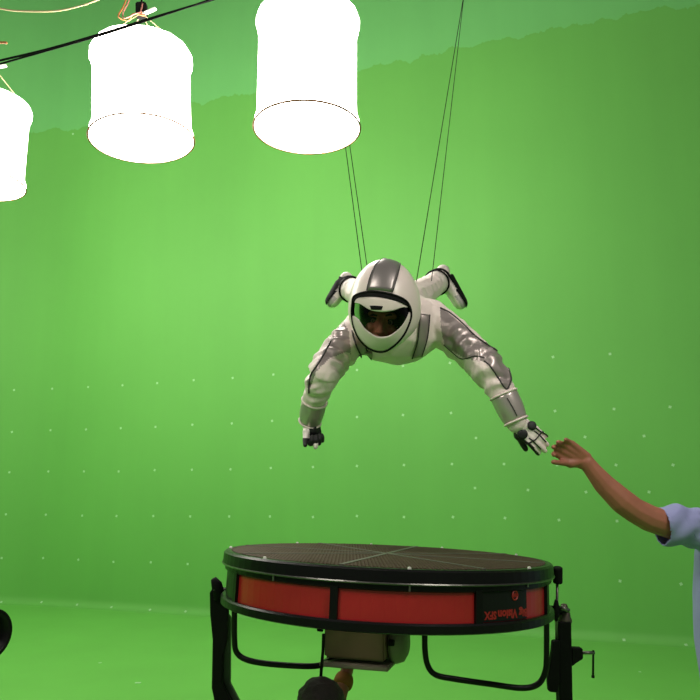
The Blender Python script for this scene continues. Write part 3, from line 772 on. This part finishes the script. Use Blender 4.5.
# boots
for sgn, ank, toe, sn, knee in ((1, at(440, 280, 4.36), at(456.5, 304, 4.33), Vector((.8, -.12, .38)), legR[3]), (-1, at(348.5, 287.5, 4.36), at(336, 302.5, 4.33), Vector((-.8, -.12, .38)), legL[3])):
    ax = (toe - ank).normalized(); sn = (sn - ax * sn.dot(ax)).normalized(); sd = ax.cross(sn)
    heel = ank - ax * .035 + sn * .045
    bmz = blob([cap(knee.lerp(ank, .45), .076, ank, .066), cap(ank, .062, heel, .045), ecap(ank + ax * .02 + sn * .03, (ax * .05, sn * .05, sd * .048), toe + sn * .02, (ax * .05, sn * .042, sd * .058))], .006, 4)
    mid = ank.lerp(toe, .5) + sn * .02
    so_ = bmz.copy(); cut_faces(so_, lambda c, n: (c - mid).dot(sn) < .022 - .01 * ((c - mid).dot(ax) > .02) or (c - mid).dot(ax) < -.075)
    for v in so_.vertices: v.co = mid + (v.co - mid) * 1.045 + sn * .006
    cut_faces(bmz, lambda c, n: (c - mid).dot(sn) > .034 and (c - mid).dot(ax) > -.06)
    setmats(bmz, lambda c, n: 1 if (c - mid).dot(ax) > .055 and (c - mid).dot(sn) > -.01 else 0)
    bo = obj('boot', bmz, [mat('boot_leather', (.74, .66, .61), rough=.45), mat('boot_grey', (.40, .37, .36), rough=.45)], flyer, True)
    obj('sole', so_, M_blackmat, bo, True)
    a, b, d = basis(ank - knee)
    for q, rr, th in ((.62, .078, .006), (.95, .070, .009)):
        c_ = knee.lerp(ank, q); bm = bmesh.new(); tube(bm, [c_ + (a * math.cos(t) + b * math.sin(t)) * rr for t in np.linspace(0, 2 * math.pi, 25)[:-1]], th, 6, closed=True); obj('boot_strap', bm, M_blackmat, bo, True)
    bm = bmesh.new(); bmesh.ops.create_icosphere(bm, subdivisions=2, radius=1); c_ = ank + Vector((0, -.06, -.02)) - ax * .0
    bmesh.ops.transform(bm, matrix=Matrix.Translation(c_) @ Matrix.Diagonal((.022, .012, .042, 1)), verts=bm.verts[:]); obj('buckle', bm, M_blackmat, bo, True)
# helmet: an egg-shaped shell with a framed opening, peak, chin guard and visor
HC = at(384.5, 309.5, 2.72); hf = -ray(384.5, 309.5).normalized(); hs = Vector((1, 0, 0)); hs = (hs - hf * hs.dot(hf)).normalized(); hu = hs.cross(hf) * -1
if hu.z < 0: hu = -hu
HA, HB, HCc = .1415, .1945, .168
def unit(px, py):
    o = ORG - HC; d = ray(px, py)
    f = lambda v: Vector((v.dot(hs) / HA, v.dot(hu) / HB, v.dot(hf) / HCc))
    o, d = f(o), f(d); a = d.dot(d); b = o.dot(d); c = o.dot(o) - 1; q = b * b - a * c
    t = (-b - math.sqrt(max(q, 0))) / a
    return (o + d * t).normalized()
def hp(u, s=1.0): return HC + (hs * HA * u.x + hu * HB * u.y + hf * HCc * u.z) * s
def slerp(a, b, t):
    w_ = math.acos(max(-1, min(1, a.dot(b))))
    if w_ < 1e-5: return a.copy()
    return (a * math.sin((1 - t) * w_) + b * math.sin(t * w_)) / math.sin(w_)
helmet_c = HC
oval = [(354.7, 295.7), (367.9, 291.7), (381.6, 292.3), (394, 295), (404.4, 299.7), (409.6, 306), (411.3, 315), (409, 324.3), (403.3, 335.7), (394, 346), (382.7, 352), (370, 349.2), (359.9, 340), (353.8, 327.7), (351.6, 315), (352.1, 303.7)]
ov = [unit(p.x, p.y) for p in catmull([Vector((x, y, 0)) for x, y in oval], 6, closed=True)]
back = -sum(ov, Vector()).normalized()
def shell(name, s, m, parent, rows=22):
    bm = bmesh.new(); rg_ = []
    def low(u, k):                       # the shell turns in under the chin guard towards the neck
        if u.y < 0: u.y *= 1 - .26 * min(1, k / 5)
        return u
    for k in range(rows): rg_.append([bm.verts.new(hp(low(slerp(u, back, k / rows), k), s)) for u in ov])
    n = len(ov)
    for A, B in zip(rg_, rg_[1:]):
        for i in range(n): bm.faces.new((A[i], A[(i + 1) % n], B[(i + 1) % n], B[i]))
    c = bm.verts.new(hp(back, s))
    for i in range(n): bm.faces.new((rg_[-1][i], rg_[-1][(i + 1) % n], c))
    bmesh.ops.recalc_face_normals(bm, faces=bm.faces[:])
    return obj(name, bm, m, parent, True)
helmet = shell('helmet', 1.0, M_helm, flyer); helmet['label'] = 'pearl full-face helmet with silver crown stripe'
shell('lining', .93, M_blackmat, helmet)
def resample(P, n):
    P = catmull([Vector((x, y, 0)) for x, y in P], 8); L = [0]
    for a, b in zip(P, P[1:]): L.append(L[-1] + (b - a).length)
    out = []
    for k in range(n + 1):
        t = L[-1] * k / n; i = max(j for j in range(len(L)) if L[j] <= t + 1e-9); i = min(i, len(P) - 2)
        out.append(P[i].lerp(P[i + 1], (t - L[i]) / max(L[i + 1] - L[i], 1e-9)))
    return out
def patch(name, A, B, s, m, n=26, rows=8, thick=.003, s2=None):
    A, B = resample(A, n), resample(B, n); bm = bmesh.new(); R_ = []
    for j in range(rows + 1):
        ss = s + ((s2 or s) - s) * j / rows
        R_.append([bm.verts.new(hp(unit(a.x + (b.x - a.x) * j / rows, a.y + (b.y - a.y) * j / rows), ss)) for a, b in zip(A, B)])
    for p, q in zip(R_, R_[1:]):
        for i in range(n): bm.faces.new((p[i], p[i + 1], q[i + 1], q[i]))
    bmesh.ops.remove_doubles(bm, verts=bm.verts[:], dist=1e-5)
    bmesh.ops.recalc_face_normals(bm, faces=bm.faces[:])
    o = obj(name, bm, m, helmet, True)
    if thick: k = o.modifiers.new('t', 'SOLIDIFY'); k.thickness = thick; k.offset = 0
    return o
top_edge = [(352.5, 301), (354.7, 295.7), (367.9, 291.7), (381.6, 292.3), (394, 295), (404.4, 299.7), (409, 305)]
peak_top = [(354, 302), (357, 298), (369, 296.3), (382, 297.3), (395, 300.3), (404, 304), (408.5, 307)]
peak_bot = [(354, 302.5), (360, 304), (370, 310), (382, 312), (393, 310.7), (402, 307.5), (408.5, 307.3)]
patch('brow_strip', top_edge, peak_top, .99, M_blackmat)
patch('peak', peak_top, peak_bot, .975, M_helm)
chin_top = [(352.5, 316), (357.5, 320), (364.4, 329.5), (373.6, 336), (380.4, 338), (390.7, 336), (402, 327), (407.5, 318), (410, 312)]
chin_bot = [(351.6, 316.5), (353.8, 327.7), (359.9, 340), (370, 349.2), (382.7, 352), (394, 346), (403.3, 335.7), (409, 324.3), (411, 313)]
patch('chin_guard', chin_top, chin_bot, .965, M_helm, s2=.985)
patch('visor', peak_bot, chin_top, .962, M_glass, thick=0)
patch('peak_vent', [(376, 305.8), (382, 306), (382.8, 306.2)], [(377, 309.8), (381, 310), (381.6, 310)], .982, M_blackmat, 6, 3) if False else None
patch('peak_vent', [(369.5, 305.6), (376, 305.6), (382.8, 306.2)], [(371, 309.6), (376, 309.9), (381.6, 309.8)], .982, M_blackmat, 8, 3)
bm = bmesh.new(); tube(bm, [hp(u, 1.0) for u in ov], .0042, 6, closed=True); obj('gasket', bm, M_blackmat, helmet, True)
def over(p, q, ext):
    a, b = unit(*p), unit(*q); w_ = math.acos(a.dot(b)); n = 26
    return [slerp(a, b, ext / w_ * k / n) for k in range(n + 1)]
el_, er_ = over((367, 290.5), (377.5, 263), 2.2), over((392.3, 292.5), (400, 264), 2.2)
bm = bmesh.new(); R_ = []
for a, b in zip(el_, er_): R_.append([bm.verts.new(hp(slerp(a, b, k / 8), 1.006)) for k in range(9)])
for p, q in zip(R_, R_[1:]):
    for i in range(8): bm.faces.new((p[i], p[i + 1], q[i + 1], q[i]))
bmesh.ops.recalc_face_normals(bm, faces=bm.faces[:])
so = obj('crown_stripe', bm, M_hstripe, helmet, True); k = so.modifiers.new('t', 'SOLIDIFY'); k.thickness = .003; k.offset = 0
for e in (el_, er_):
    bm = bmesh.new(); tube(bm, [hp(u, 1.008) for u in e], .0026, 6); obj('stripe_edge', bm, M_piping, helmet, True)
# face inside the helmet
fc = at(382.5, 320, 2.775); ff = (hf + Vector((-.05, 0, -.10))).normalized()
hpz, ey, ff = head_prims(fc, ff, hu + hs * .12, at(388, 322, 2.95))
fm = blob(hpz, .0035, 2)
face = obj('head', fm, M_skin, flyer, True)
eyes_for(ey, ff, face)
bm = bmesh.new(); fu = (hu - ff * hu.dot(ff)).normalized(); fs = ff.cross(fu)
for k in (-1, 1):
    tube(bm, [fc + fs * k * .016 + ff * .094 + fu * .026, fc + fs * k * .032 + ff * .088 + fu * .030, fc + fs * k * .047 + ff * .073 + fu * .025], [.0035, .0042, .002], 6)
obj('eyebrows', bm, M_hair, face, True)
bm = bmesh.new(); revolve(bm, [(.085, -.02), (.093, .03), (.085, .07), (.05, .1), (.001, .112)], Matrix.Translation(fc - ff * .012) @ Matrix((fs, -ff, fu)).transposed().to_4x4(), 24); obj('balaclava', bm, M_blackmat, face, True)
# suspension wires
def wire(a, mid, label, top=6.95):
    A = a; r = ray(*mid); t = (A.y + .12 - ORG.y) / r.y; B = ORG + r * t
    d = B - A; E_ = A + d * ((top - A.z) / d.z)
    bm = bmesh.new(); tube(bm, [A, E_], .0021, 6)
    tag(obj('suspension_wire', bm, M_blackmat, smooth=True), label, 'wire', 'wires holding the flying person')
wire(at(364, 287, 3.42), (345.5, 147), 'thin black wire up from the left hip, outer of the left pair')
wire(at(370, 287, 3.46), (350, 147), 'thin black wire up from the left hip, inner of the left pair')
wire(at(416.5, 281, 3.5), (463, 0), 'thin black wire up from the right hip, inner of the right pair')
wire(at(431.5, 281, 3.95), (462.5, 8), 'thin black wire up from the right leg, outer of the right pair')

# ------------------------------------------------------------------ helper in the blue shirt
tc_ = at(741.5, 560, 2.84); hx, hy = tc_.x, tc_.y
helper = thing('person', (hx, hy, 0), 'person in light blue t-shirt at the right edge reaching an arm to the flyer', 'person')
fdir = Vector((-.42, .9, 0)).normalized(); rdir = Vector((fdir.y, -fdir.x, 0)); ldir = -rdir
G = lambda a, b, z: Vector((hx, hy, 0)) + rdir * a + fdir * b + Vector((0, 0, z))
shoulder = at(699, 530, 2.74)
arm = [shoulder, at(672, 525.5, 2.73), at(650, 518.5, 2.72), at(635, 510.5, 2.715), at(622, 501, 2.715), at(605, 485, 2.72), at(593, 470.5, 2.72), at(586.5, 462, 2.72)]
arad = [.058, .055, .053, .050, .051, .043, .034, .0305]
wr = at(586.5, 462, 2.72); hd = at(557, 444.5, 2.70) - wr
hand = hand_prims(wr + hd.normalized() * .002, hd, Vector((-.1, -1, -.25)), Vector((-.35, -.05, -.95)), .205, (.42, .36, .34, .36), .05, (.36, .95, .30), .10, 1.0)
neck = G(.02, .0, 1.48)
hd_p, ey2, hf2 = head_prims(G(.07, .03, 1.66), fdir + Vector((0, 0, .1)), (0, 0, 1), neck)
pr = hd_p + hand + [cap(arm[i], arad[i], arm[i + 1], arad[i + 1]) for i in range(len(arm) - 1)]
rsh = G(.19, 0, 1.40); rel = G(.25, .02, 1.12); rwr = G(.25, .14, .90)
pr += [cap(rsh, .055, rel, .046), cap(rel, .044, rwr, .03)] + hand_prims(rwr, rwr - rel + fdir * .0, ldir, fdir, .18, (.35, .35, .4, .4))
pr += [cap(G(-.12, 0, 1.36), .05, G(.12, 0, 1.36), .05), cap(G(0, 0, 1.32), .09, G(0, 0, 1.0), .10), cap(shoulder, .05, G(-.1, 0, 1.36), .055)]
bme = blob(pr, .0042, 3)
body = obj('body', bme, M_skin2, helper, True)
eyes_for(ey2, hf2, body)
# t-shirt
zsh = 1.40
hem = .755
tw = lambda z, w_, d_, b=0: (G(0, b, z), (rdir * w_, fdir * d_))
lv = [tw(hem, .222, .16), tw(.95, .224, .165, .01), tw(1.12, .222, .155, .008), tw(1.28, .215, .14), tw(1.385, .18, .11)]
pr = [efrus(lv[i][0], lv[i][1], lv[i + 1][0], lv[i + 1][1]) for i in range(4)]
pr += [cap(G(-.14, 0, 1.385), .062, G(.14, 0, 1.385), .062), cap(G(-.05, 0, 1.425), .062, G(.07, 0, 1.425), .062), cap(shoulder, .07, G(-.05, 0, 1.40), .075)]
se = at(660, 526, 2.725); sm_ = at(679, 524.5, 2.735)
pr += [frus(se, .073, sm_, .078), cap(sm_, .076, shoulder, .080), cap(shoulder, .080, G(-.10, 0, 1.36), .095)]
rse = rsh.lerp(rel, .62); pr += [frus(rse, .072, rsh, .078), cap(rsh, .075, G(.12, 0, 1.36), .09)]
sme = blob(pr, .0075, 4)
sax = (sm_ - se).normalized(); rax = (rsh - rse).normalized()
cut_faces(sme, lambda c, n: ((c - se).length < .07 and n.dot(sax) < -.75) or ((c - rse).length < .068 and n.dot(rax) < -.75) or (c.z < hem + .02 and n.z < -.75))
def sfold(p):
    v = .005 * noise.noise(Vector((p.x * 14, p.y * 14, p.z * 4))) + .004 * noise.noise(p * 9)
    d = (p - sm_).length
    if d < .14: v += .004 * math.sin((p - sm_).dot(Vector((.7, 0, -.7))) * 90)
    return v
displace(sme, sfold)
shirt = obj('t_shirt', sme, M_shirt, helper, True); k = shirt.modifiers.new('t', 'SOLIDIFY'); k.thickness = .003; k.offset = 0
stree = bvh_of(sme)
bm = bmesh.new(); tube(bm, [drape(stree, p.x, p.y, .0)[0] for p in catmull([Vector((681, 511, 0)), Vector((686, 519, 0)), Vector((692, 530, 0)), Vector((699, 544, 0))], 4)], .0016, 5); obj('sleeve_seam', bm, mat('blue_seam', (.14, .20, .36), rough=.9), shirt, True)
# trousers, shoes, hair
pr = [efrus(G(0, 0, .70), (rdir * .200, fdir * .145), G(0, 0, 1.0), (rdir * .195, fdir * .135))]
for s in (-1, 1):
    pr += [cap(G(s * .092, 0, .74), .094, G(s * .10, .01, .47), .072), cap(G(s * .10, .01, .47), .07, G(s * .11, 0, .11), .055), frus(G(s * .11, 0, .12), .056, G(s * .11, 0, .05), .06)]
obj('trousers', blob(pr, .009, 4), M_pants, helper, True)
for s in (-1, 1):
    obj('shoe', blob([ecap(G(s * .11, -.03, .045), (rdir * .04, fdir * .05, Vector((0, 0, .042))), G(s * .115, .13, .035), (rdir * .042, fdir * .06, Vector((0, 0, .03)))), efrus(G(s * .11, .05, .0), (rdir * .048, fdir * .145), G(s * .11, .05, .02), (rdir * .048, fdir * .145))], .006, 3), M_blackmat, helper, True)
u0 = Vector((0, 0, 1))
hm = blob([ell(G(.07, .015, 1.705), (rdir * .083, fdir * .102, u0 * .086)), cap(G(.04, -.05, 1.64), .05, G(.10, -.05, 1.64), .05)], .006, 3)
cut_faces(hm, lambda c, n: (c - G(.07, .03, 1.66)).dot(fdir) > .045 and c.z < 1.72)
displace(hm, lambda p: .005 * noise.noise(p * 45))
obj('hair', hm, M_hair, helper, True)

# ------------------------------------------------------------------ operator kneeling under the fan
oh = at(321, 707, 2.66)
oper = thing('person', (oh.x, oh.y, 0), 'dark haired person crouching under the fan, one hand at the motor housing', 'person')
OX, OY, OZ = oh.x, oh.y, oh.z
Q = lambda x, y, z: Vector((OX + x, OY + y, OZ + z))
hp3, ey3, f3 = head_prims(Q(0, 0, -.02), (0.12, 1, .25), (0, -.2, 1), Q(0, -.05, -.20))
ow, oel = at(347.5, 669, 3.08), at(336, 705, 2.95)
osh = Q(.17, -.03, -.27)
pr = hp3 + [cap(osh, .055, oel + Vector((.03, 0, -.06)), .045), cap(oel + Vector((.03, 0, -.06)), .045, oel, .040), cap(oel, .038, ow, .028)]
pr += hand_prims(ow, Vector((.02, .05, 1)), Vector((0, -1, .1)), Vector((-1, 0, .2)), .165, (.5, .5, .5, .5))
pr += [cap(Q(-.17, -.03, -.27), .055, Q(-.24, .12, -.45), .045), cap(Q(-.24, .12, -.45), .044, Q(-.12, .30, -.50), .03)] + hand_prims(Q(-.12, .30, -.50), (.6, .7, -.1), (0, 0, -1), (.7, -.7, 0), .17)
pr += [cap(Q(-.11, -.04, -.26), .07, Q(.11, -.04, -.26), .07), cap(Q(0, -.05, -.3), .1, Q(0, -.1, -.6), .1)]
ob = obj('body', blob(pr, .0055, 3), M_skin2, oper, True); eyes_for(ey3, f3, ob)
hm = blob([ell(Q(0, -.01, .012), (Vector((.098, 0, 0)), Vector((0, .112, 0)), Vector((0, 0, .100)))), cap(Q(-.04, -.06, -.06), .05, Q(.04, -.06, -.06), .05)], .006, 3)
cut_faces(hm, lambda c, n: c.y > OY + .06 and c.z < OZ + .03)
displace(hm, lambda p: .004 * noise.noise(p * 30) + .002 * noise.noise(p * 80))
obj('hair', hm, M_hair, oper, True)
pz = lambda z: Vector((OX, OY - .08, z))
gz = OZ - .62
pr = [cap(Q(-.12, -.05, -.28), .085, Q(.12, -.05, -.28), .085), cap(Q(0, -.06, -.34), .15, Q(0, -.12, gz - OZ + .10), .15), cap(Q(.17, -.03, -.27), .068, oel + Vector((.03, 0, -.06)), .056), cap(Q(-.17, -.03, -.27), .068, Q(-.22, .07, -.39), .056)]
obj('sweater', blob(pr, .009, 4), mat('dark_sweater', (.03, .03, .035), rough=.9), oper, True)
bm = bmesh.new(); pts = [oel.lerp(ow, t) for t in (.50, .56, .70, .80)]; tube(bm, pts, [.038, .043, .042, .036], 18); obj('wristband', bm, M_orange, oper, True)
lowz = max(.1, gz)
pr = []
for s in (-1, 1):
    kn = Vector((OX + s * .13, OY + .22, .10)); hp_ = Vector((OX + s * .09, OY - .12, lowz + .1))
    pr += [cap(hp_, .1, kn, .07), cap(kn, .066, Vector((OX + s * .12, OY - .2, .07)), .05), cap(Vector((OX + s * .12, OY - .2, .07)), .05, Vector((OX + s * .12, OY - .3, .05)), .042)]
obj('trousers', blob(pr, .009, 4), M_pants, oper, True)

# ------------------------------------------------------------------ film camera at the left edge
lc = at(-24, 633, 2.5)
camt = thing('film_camera', (lc.x - .12, lc.y, 0), 'black round lens of a film camera cut by the left picture edge', 'camera')
ML = Matrix.Translation(lc) @ Matrix.Rotation(math.radians(62), 4, 'Z') @ Matrix.Rotation(math.pi / 2, 4, 'X')
bm = bmesh.new(); revolve(bm, [(.0001, .03), (.05, .03), (.07, .045), (.074, .075), (.088, .078), (.090, .06), (.088, -.02), (.072, -.03), (.07, -.16), (.0001, -.16)], ML, 40); obj('lens', bm, M_black, camt, True)
bm = bmesh.new(); bmesh.ops.create_uvsphere(bm, u_segments=24, v_segments=12, radius=1); bmesh.ops.transform(bm, matrix=ML @ Matrix.Translation((0, 0, .03)) @ Matrix.Diagonal((.066, .066, .014, 1)), verts=bm.verts[:]); obj('front_element', bm, mat('dark_lens_glass', (.03, .012, .02), rough=.08, coat=1), camt, True)
bm = bmesh.new(); box(bm, (0, 0, -.29), .14, .17, .28); bevel(bm, .012); bmesh.ops.transform(bm, matrix=ML, verts=bm.verts[:]); obj('camera_body', bm, M_blackmat, camt)
bc = ML @ Vector((0, 0, -.28))
bm = bmesh.new(); tube(bm, [(bc.x, bc.y, bc.z - .12), (bc.x, bc.y, bc.z - .06)], .05, 16); obj('tripod_head', bm, M_blackmat, camt)
for k in range(3):
    a = k * 2.094 + .4; bm = bmesh.new(); tube(bm, [(bc.x, bc.y, bc.z - .10), (bc.x + .38 * math.cos(a), bc.y + .38 * math.sin(a), .012)], .014, 10); obj('tripod_leg', bm, M_black, camt, True)
